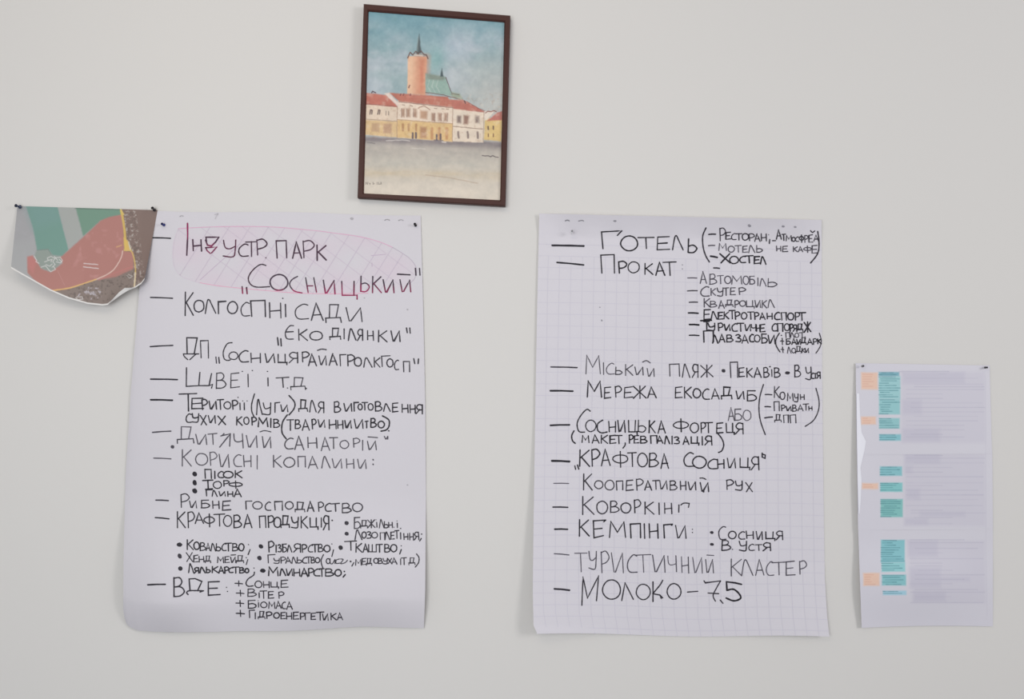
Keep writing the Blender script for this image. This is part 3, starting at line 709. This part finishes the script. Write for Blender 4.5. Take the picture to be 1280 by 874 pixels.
    for pts in ([(88,746),(89,737),(96,746),(97,737)],[(102,742),(106,742),(105,747)],[(117,738),(117,746),(122,742)],[(134,738),(134,747)],[(140,738),(140,746),(150,745),(149,738)]):
        q.line(pts, 2.2, (92, 88, 90), 2, .9)
    q.c += (noise2(X, Y, 9, 21, 2) - .5)[:, None] * 9
    q.c += (noise2(X, Y, 26, 41, 3) - .5)[:, None] * np.array([26, 22, 18])
    q.mix(np.clip(noise2(X, Y, 8, 43, 3) * 2.2 - 1.25, 0, 1) * ((Y > 376) & (Y < 575)) * .35, (150, 104, 80))
    q.mix(np.clip(noise2(X, Y, 16, 44, 3) * 2.4 - 1.35, 0, 1) * (Y > 376) * (Y < 560) * .45, (240, 226, 208))
    g = np.clip((Y - 560) / 40, 0, 1)[:, None]
    q.c = q.c * (1 - .12 * g) + np.array([196, 160, 120]) * .12 * g
    return lin(np.clip(q.c * 0.84 + 0.16 * np.array([218, 205, 186]), 0, 255))

pc = P(541, 255)
pic = thing('framed_picture', 'dark brown framed watercolour of an old town square, hanging slightly tilted', 'picture', (pc[0], 0, pc[2]))
wood_m = mat('dark_brown_wood', (76, 46, 40), 0.5, 0.25, noise=(60, 0.6, (62, 38, 32)), bump=(90, 0.1, 0.0005))
FO = [(454.3, 4.2), (638.0, 18.8), (631.8, 257.6), (446.5, 247.0)]
FI = [(460.2, 13.4), (630.4, 27.0), (625.0, 250.0), (454.3, 241.4)]
def front(p, d): return Vector(P(p[0], p[1], d))
ftk = 0.020
for i in range(4):
    j = (i + 1) % 4
    o0, o1, i1, i0 = [front(q, ftk) for q in (FO[i], FO[j], FI[j], FI[i])]
    back = lambda p: Vector((p.x, -0.002, p.z))
    # bevelled rail: outer edge chamfer, flat face, inner lip
    def lerp(a, b, t): return a + (b - a) * t
    a0, a1 = lerp(o0, i0, .16), lerp(o1, i1, .16)
    b0, b1 = lerp(o0, i0, .80), lerp(o1, i1, .80)
    d3 = Vector((0, 0.003, 0)); d6 = Vector((0, 0.006, 0))
    prof0 = [back(o0), o0 + d3, a0, b0, i0 + d3, back(i0)]
    prof1 = [back(o1), o1 + d3, a1, b1, i1 + d3, back(i1)]
    vv = [tuple(p) for p in prof0 + prof1]
    ff = [(k, k + 1, k + 7, k + 6) for k in range(5)] + [(5, 0, 6, 11), (5, 4, 3, 2, 1, 0), (6, 7, 8, 9, 10, 11)]
    mesh_obj('frame_rail', vv, ff, wood_m, pic)
backing = mat('grey_backing_board', (120, 105, 90), 0.9)
bb = [P(FI[k][0], FI[k][1], 0.012) for k in range(4)]
# picture print
pic_m = attr_mat('watercolour_print', 0.8, 0.2, coat=0.12, coat_rough=0.25)
def ppos(u, v):
    x, y = quad_pos(FI, -0.01 + 1.02 * u, -0.01 + 1.02 * v)
    return x, y, 0.0145
o = grid_sheet('painting', ppos, 330, 440, pic_m, pic, picture_color); o['label'] = 'watercolour of a red brick tower and pastel houses on a square'
gx = [P(*quad_pos(FI, a, b), 0.0125) for a, b in ((-.01, -.01), (1.01, -.01), (1.01, 1.01), (-.01, 1.01))]
gb = [(p[0], -0.003, p[2]) for p in gx]
mesh_obj('backing_board', gx + gb, [(0,1,2,3),(7,6,5,4),(0,4,5,1),(1,5,6,2),(2,6,7,3),(3,7,4,0)], backing, pic)

# ---------------------------------------------------------------- map sheet
def map_color(p):
    X = p[:, 0] * 5.828; Y = (p[:, 1] - 245) * 5.828
    q = Paint(X, Y, (160, 160, 162)); q.k = 1.5
    n = noise2(X, Y, 30, 31); nf = noise2(X, Y, 14, 33, 3)
    q.mix(np.clip((n - .5) * 2, 0, 1) * .4, (174, 174, 180))
    q.poly([(60,330),(260,320),(270,480),(200,600),(60,540)], (166, 168, 168), 20, .6)
    q.poly([(185,60),(415,60),(500,388),(455,440),(380,430),(355,392),(270,395),(240,230)], (106, 148, 136), 4)
    q.poly([(185,60),(415,60),(450,180),(250,240)], (112, 150, 146), 30, .6)
    q.poly([(415,60),(545,60),(606,292),(500,390)], (162, 166, 162), 4)
    q.poly([(545,60),(885,60),(885,140),(735,180),(606,292)], (104, 142, 122), 4)
    q.line([(545,92),(880,100)], 4, (78, 88, 84), 3, .8)
    q.poly([(265,398),(350,388),(380,430),(440,440),(460,470),(380,560),(300,530),(250,440)], (138, 150, 142), 5)
    q.line([(270,396),(350,388),(372,425)], 4, (86, 106, 98), 3, .7)
    # town ground right and below
    town = (120, 98, 90)
    q.poly([(885,60),(1200,60),(1100,700),(960,720),(900,400)], town, 4)
    q.poly([(380,692),(700,614),(850,560),(975,500),(1010,680),(780,800),(560,770)], (126, 110, 102), 4)
    q.mix(np.clip((nf - .58) * 6, 0, 1) * (in_poly(X, Y, [(900,100),(990,110),(1020,300),(1060,620),(980,660),(930,400)])) * .75, (186, 180, 172))
    q.mix(np.clip((.42 - nf) * 6, 0, 1) * (in_poly(X, Y, [(900,100),(990,110),(1060,620),(980,700),(780,800),(560,770),(380,692),(975,500),(930,400)])) * .6, (84, 72, 66))
    q.mix(np.clip((nf - .60) * 7, 0, 1) * (in_poly(X, Y, [(600,670),(730,650),(740,740),(640,760),(560,740)])) * .8, (196, 190, 200))
    q.poly([(1040,60),(1200,60),(1120,600),(1060,600),(1010,300)], (116, 94, 86), 12, .8)
    red = (174, 114, 105)
    q.poly([(885,136),(800,152),(735,178),(610,296),(500,395),(440,448),(455,490),(370,556),(300,530),(268,478),(235,436),(200,446),(200,560),(262,625),(380,694),(490,680),(700,612),(840,592),(972,532),(972,408),(905,402),(900,260)], red, 4)
    q.poly([(200,446),(235,436),(268,478),(240,560),(205,520)], (192, 116, 112), 8, .8)
    q.mix(np.clip((noise2(X, Y, 45, 35, 2) - .62) * 6, 0, 1) * in_poly(X, Y, [(600,300),(885,150),(900,400),(700,600),(500,600)]) * .35, (208, 148, 146))
    q.line([(420,545),(470,650)], 3, (206, 160, 158), 3, .5)
    q.line([(720,612),(840,560),(965,515)], 8, (196, 112, 108), 6, .6)
    # roads
    q.poly([(935,330),(960,398),(905,402),(900,300)], (218, 178, 92), 3)
    q.line(smooth([(882,110),(892,150),(908,260),(918,392)]), 15, (222, 184, 84), 3)
    q.line([(875,90),(900,135)], 10, (222, 190, 96), 3)
    q.line(smooth([(905,395),(955,402),(975,450),(986,530),(984,610),(978,665)]), 9, (214, 178, 96), 3)
    q.line([(985,560),(980,665)], 9, (226, 214, 196), 3, .8)
    q.line([(938,335),(950,390)], 9, (206, 206, 206), 3, .8)
    q.line([(850,372),(885,360)], 8, (218, 168, 110), 4, .8)
    q.line(smooth([(893,402),(880,455),(830,535),(770,577),(690,612)]), 7, (226, 196, 182), 3)
    q.line(smooth([(700,608),(620,635),(500,672),(375,690)]), 8, (232, 186, 104), 3)
    # white outlines of buildings
    W = (226, 222, 220)
    for pts in ([(250,438),(268,470),(262,480),(285,490)],[(300,520),(330,508),(368,552),(405,535),(390,515)],[(325,480),(352,470),(345,452),(372,440),(400,455),(385,480),(402,500),(380,520)],
                [(405,450),(440,448),(455,470),(440,488),(410,480)],[(355,470),(380,462),(372,480)],[(335,500),(362,512),(380,495)],[(430,462),(450,480)],[(395,440),(420,470)]):
        q.line(pts, 5, W, 3, .9)
    q.line([(612,492),(712,500)], 6, W, 3, .95); q.line([(608,517),(716,529)], 6, W, 3, .95)
    q.line([(560,736),(600,736),(604,752),(570,756),(552,744)], 5, W, 3, .95)
    q.line([(925,580),(945,600),(965,585),(935,572)], 5, (200, 196, 190), 3, .8)
    # unprinted margin along the lower edge
    bot = np.interp(p[:, 0], [b[0] for b in MB], [b[1] for b in MB])
    q.mix(np.clip((p[:, 1] - bot + 2.2) / .8, 0, 1), (232, 230, 226))
    return lin(np.clip(q.c * 0.85 + 0.15 * np.array([200, 198, 188]), 0, 255))
MB = [(13.7,335.2),(27,343),(42.9,352),(63.5,363.6),(85.8,373.2),(109.8,380),(128,382),(134.5,381.2),(142.5,375),(152,368),(161,362.6),(168.5,360.2),(176.5,355),(180.5,349.5)]
mbx = np.array([b[0] for b in MB]); mby = np.array([b[1] for b in MB])
def m_pos(u, v):
    tx, ty = 21.8 + (197.0 - 21.8) * u, 257.6 + 5.2 * u
    bx = mbx[0] + (mbx[-1] - mbx[0]) * u
    by = float(np.interp(bx, mbx, mby))
    x = tx * (1 - v) + bx * v
    y = ty * (1 - v) + by * v
    d = 0.003 + 0.026 * v ** 1.7 * (0.35 + 0.65 * abs(2 * u - 1.05) ** 1.3) + 0.010 * v * math.sin(math.pi * u) + .004 * math.sin(u * 5) * v
    return x, y, d
map_m = attr_mat('map_print', 0.5, 0.35, coat=0.1, coat_rough=0.3)
pos = P(105, 380)
mp = thing('map_printout', 'colour aerial map printout with a large red zone, lower edge curling off the wall', 'map', (pos[0], 0, pos[2]))
grid_sheet('map_paper', m_pos, 340, 250, map_m, mp, map_color)
# the folded lower right corner shows its white back
white_paper = mat('white_paper_back', (226, 224, 220), 0.8, 0.2, bump=(40, 0.2, 0.001))
def fold(u, v):
    a = [(134.5, 381.4), (142.5, 375.2), (152, 368.2), (161, 362.8), (168.8, 360.2)]
    b = [(134.5, 381.2), (141.5, 373.2), (149, 365.2), (156, 360), (168, 359.6)]
    t = u * 4; i = min(3, int(t)); t -= i
    pa = (a[i][0] + (a[i+1][0] - a[i][0]) * t, a[i][1] + (a[i+1][1] - a[i][1]) * t)
    pb = (b[i][0] + (b[i+1][0] - b[i][0]) * t, b[i][1] + (b[i+1][1] - b[i][1]) * t)
    x = pa[0] * (1 - v) + pb[0] * v; y = pa[1] * (1 - v) + pb[1] * v
    return x, y, 0.0310 + 0.004 * v + .004 * u
o = grid_sheet('folded_corner', fold, 16, 6, white_paper, mp); o['label'] = 'folded over corner showing the white back'

# ---------------------------------------------------------------- printed pages
TEAL = (160, 206, 208); ORG = (234, 198, 176); LAV = (186, 183, 198)
def doc_color_factory(cells, oranges, rows, seed, blocks):
    def fn(p):
        X, Y = p[:, 0], p[:, 1]
        q = Paint(X, Y, (214, 212, 219))
        r = random.Random(seed)
        ys = [b[1] for b in blocks] + [b[3] for b in blocks]
        q.poly([(blocks[0][0]-1,min(ys)),(1231,min(ys)),(1232,max(ys)+2),(blocks[-1][0]-1,max(ys)+2)], (206, 203, 213), 2.5, .7, 0)
        for x0, y0, x1, y1 in blocks: q.poly([(x0,y0),(x1,y0),(x1,y1),(x0,y1)], (198, 195, 208), 2.6, .7, 0)
        for y, x0, x1, a in rows:
            x = x0
            while x < x1:
                L = r.uniform(5, 22); e = min(x1, x + L)
                q.line([(x, y), (e, y)], .8, LAV, 1.3, a * r.uniform(.7, 1), 0); x = e + 1.2
        for x0, y0, x1, y1 in oranges:
            q.poly([(x0,y0),(x1,y0),(x1,y1),(x0,y1)], ORG, 1.2, .95, 1)
            y = y0 + 2
            while y < y1 - 1: q.line([(x0+2,y),(x0 + (x1-x0)*r.uniform(.4,.8),y)], .7, (214,160,140), 1.2, .6, 0); y += 3
        for x0, y0, x1, y1, cc in cells:
            q.poly([(x0,y0),(x1,y0),(x1,y1),(x0,y1)], cc, 1.0, 1, .5)
            y = y0 + .9
            while y < y1:
                x = x0 + (r.uniform(0, 5) if r.random() < .3 else 0); e = x0 + (x1 - x0) * r.uniform(.45, 1)
                while x < e:
                    L = r.uniform(2.5, 7); q.line([(x, y), (min(e, x + L), y)], .75, (74, 128, 138), .9, r.uniform(.45, .9), 0); x += L + .8
                y += r.choice((2.4, 2.9, 3.1))
        q.line([(1231.6, 470), (1232.6, 690), (1234, 770)], .6, (200, 198, 208), .8, .6, 0)
        return lin(q.c)
    return fn
def rowset(y0, y1, step, seed, xl=1133):
    r = random.Random(seed); out = []; y = y0
    while y < y1:
        out.append((y, xl + r.choice((0, 0, 6, 10)), r.choice((1231, 1229, 1222, 1205, 1230, 1190, 1178)), r.uniform(.45, .95)))
        y += step * r.choice((.6, 1, 1, 1.3))
    return out
pages = [
  # corners tl tr br bl, cells, oranges, rows, blocks
  ([(1069.6,454),(1237,457),(1240,567.5),(1070.8,568.5)],
   [(1098.5,465.3,1124,470.5,(128,178,190)),(1098.5,470.5,1125.5,499,TEAL),(1098.8,499,1125,518,(152,202,204)),(1099,522.6,1124.5,536,(150,200,202)),(1099.4,543,1126,551,(140,196,204))],
   [(1076.5,466,1097,487),(1076.5,521,1095,531)],
   [(464.5,1124,1186,1.0),(467.5,1175,1183,.6)] + rowset(473, 550, 5.6, 4), [(1128,465,1206,480),(1128,500,1152,518),(1128,536,1175,552)], 11),
  ([(1070.8,563.8),(1240.4,562.8),(1241.2,661.5),(1072.6,663)],
   [(1100,583.2,1127.5,595,(140,196,202)),(1100.4,603.5,1128,615,(138,200,200)),(1100.8,624,1128.5,646.5,(134,194,190))],
   [(1077.5,604,1097.5,611.5)], rowset(566, 656, 5.8, 5), [(1131,567,1175,580),(1131,583,1140,592),(1133,611,1150,625),(1150,640,1206,646),(1131,648,1160,656)], 12),
  ([(1072.6,659.5),(1241.2,658.2),(1241.2,783.2),(1077,785)],
   [(1101.2,675,1131,703.5,(138,196,202)),(1102,703.5,1131.5,715,(150,206,208)),(1102.6,718.6,1132.6,732,(140,196,200)),(1103.8,738.6,1133,744,(168,208,222))],
   [(1079,716.5,1099.5,732.5)], rowset(675, 755, 5.6, 6, 1138), [(1135,676,1172,696),(1137,710,1176,735),(1175,722,1212,727),(1142,740,1182,752)], 13),
]
page_m = attr_mat('glossy_page', 0.45, 0.35, coat=0.12, coat_rough=0.25)
pos = P(1156, 784)
dc = thing('printed_schedule', 'long printed table with turquoise and orange cells, pages joined one below another', 'poster', (pos[0], 0, pos[2]))
def doc_d(x, y):
    v = (y - 455) / 330; u = (x - 1070) / 170
    d = 0.002 + 0.0075 * math.exp(-(u / .10)) * min(1, max(0, v * 2.2)) + 0.010 * math.sin(math.pi * min(1, max(0, v - .66) / .37)) ** 2 * math.exp(-((u-.45) / .5) ** 2)
    return d + 0.001 * math.sin(v * 9) * math.sin(u * 4)
for k, (q4, cells, org, rows, blocks, seed) in enumerate(pages):
    def dpos(u, v, q4=q4, k=k):
        x, y = quad_pos(q4, u, v)
        if k == 2: y += 1.6 * math.sin(math.pi * u) * -v
        return x, y, doc_d(x, y) + 0.0006 * (2 - k) * 1.0
    o = grid_sheet('page', dpos, 300, (200, 180, 230)[k], page_m, dc, doc_color_factory(cells, org, rows, seed, blocks))
    o['label'] = ('upper page of the printed table', 'middle page of the printed table', 'lower page of the printed table')[k]
# pale strip of uneven width along the left margin
strip_m = mat('milky_strip', (236, 236, 242), 0.3, 0.5, coat=0.3)
tl = [(1070.6, 492), (1071, 520), (1071.2, 545), (1071.6, 570), (1072, 600), (1072.6, 625), (1073.2, 642)]
tr_ = [(1074, 493), (1075.2, 520), (1077, 541), (1082.5, 552), (1080, 566), (1075.5, 585), (1077, 600), (1076, 625), (1074.6, 642)]
def strip_pos(u, v):
    y = 492 + 150 * v
    a = float(np.interp(y, [p[1] for p in tl], [p[0] for p in tl])); b = float(np.interp(y, [p[1] for p in tr_], [p[0] for p in tr_]))
    x = a * (1 - u) + b * u
    return x, y, doc_d(x, y) + 0.0022
o = grid_sheet('pale_strip', strip_pos, 6, 60, strip_m, dc); o['label'] = 'milky strip along the left margin'

# ---------------------------------------------------------------- push pins
def lathe(prof, n, m, name, parent, axis):
    """prof: (r, h) pairs; axis: unit vector pointing away from the wall"""
    ax = Vector(axis).normalized()
    a = ax.cross(Vector((0, 0, 1))).normalized(); b = ax.cross(a)
    o3 = Vector(parent['_w'])
    vs, fs = [], []
    for r, h in prof:
        for k in range(n):
            t = 2 * math.pi * k / n
            vs.append(tuple(o3 + ax * h + a * (r * math.cos(t)) + b * (r * math.sin(t))))
    for i in range(len(prof) - 1):
        for k in range(n):
            k2 = (k + 1) % n
            fs.append((i * n + k, i * n + k2, (i + 1) * n + k2, (i + 1) * n + k))
    fs.append(tuple(range(n))); fs.append(tuple((len(prof) - 1) * n + k for k in range(n - 1, -1, -1)))
    return mesh_obj(name, vs, fs, m, parent, smooth=True)
steel = mat('pin_steel', (190, 190, 195), 0.25, 0.5, metal=1.0)
def pin(px, py, d, m, label, axis=(0, -1, 0), s=1.0, group=None):
    w = P(px, py, d)
    t = thing('push_pin', label, 'pin', w, group)
    lathe([(.0006, -.0025 if d > 0.002 else -0.0008), (.0006, .003 * s)], 8, steel, 'needle', t, axis)
    lathe([(.0015*s, .0015*s), (.0040*s, .0018*s), (.0040*s, .0028*s), (.0020*s, .0042*s), (.0017*s, .0085*s), (.0022*s, .0105*s), (.0034*s, .0112*s), (.0036*s, .0128*s), (.0028*s, .0134*s)], 16, m, 'head', t, axis)
blue = mat('blue_plastic', (38, 48, 118), 0.25, 0.5); navy = mat('navy_plastic', (26, 42, 76), 0.25, 0.5)
black = mat('black_plastic', (20, 20, 24), 0.25, 0.5); dark = mat('dark_plastic', (44, 40, 44), 0.3, 0.5)
clear = mat('pale_plastic', (226, 226, 228), 0.2, 0.6); grey = mat('grey_plastic', (70, 68, 74), 0.2, 0.6, metal=.5); silver = mat('silver_pin', (150, 150, 154), 0.15, 0.8, metal=.9)
pin(26.0, 259.0, .004, navy, 'dark blue push pin at the upper left corner of the aerial map', (-.28, -1, .10))
pin(193.6, 263.0, .004, dark, 'blackish push pin at the upper right corner of the aerial map', (-.05, -1, .30), .9)
pin(205.3, 281.5, .003, blue, 'bright blue push pin in the left flip chart sheet beside the map', (-.05, -1, .12), .8)
pin(519.6, 282.2, .003, black, 'black push pin at the upper right of the flip chart sheet with the pink oval', (-.1, -1, .28), .75)
pin(714.2, 291.2, .015, clear, 'small white push pin near the top of the squared flip chart sheet', (.1, -1, .25), .8)
pin(1077.6, 458.0, .009, silver, 'small silver push pin at the upper left of the printed table', (-.1, -1, .1), .62)
pin(1231.0, 459.6, .005, grey, 'small dark grey push pin at the upper right of the printed table', (.05, -1, .05), .6)

for o in bpy.data.objects:
    if '_w' in o: del o['_w']
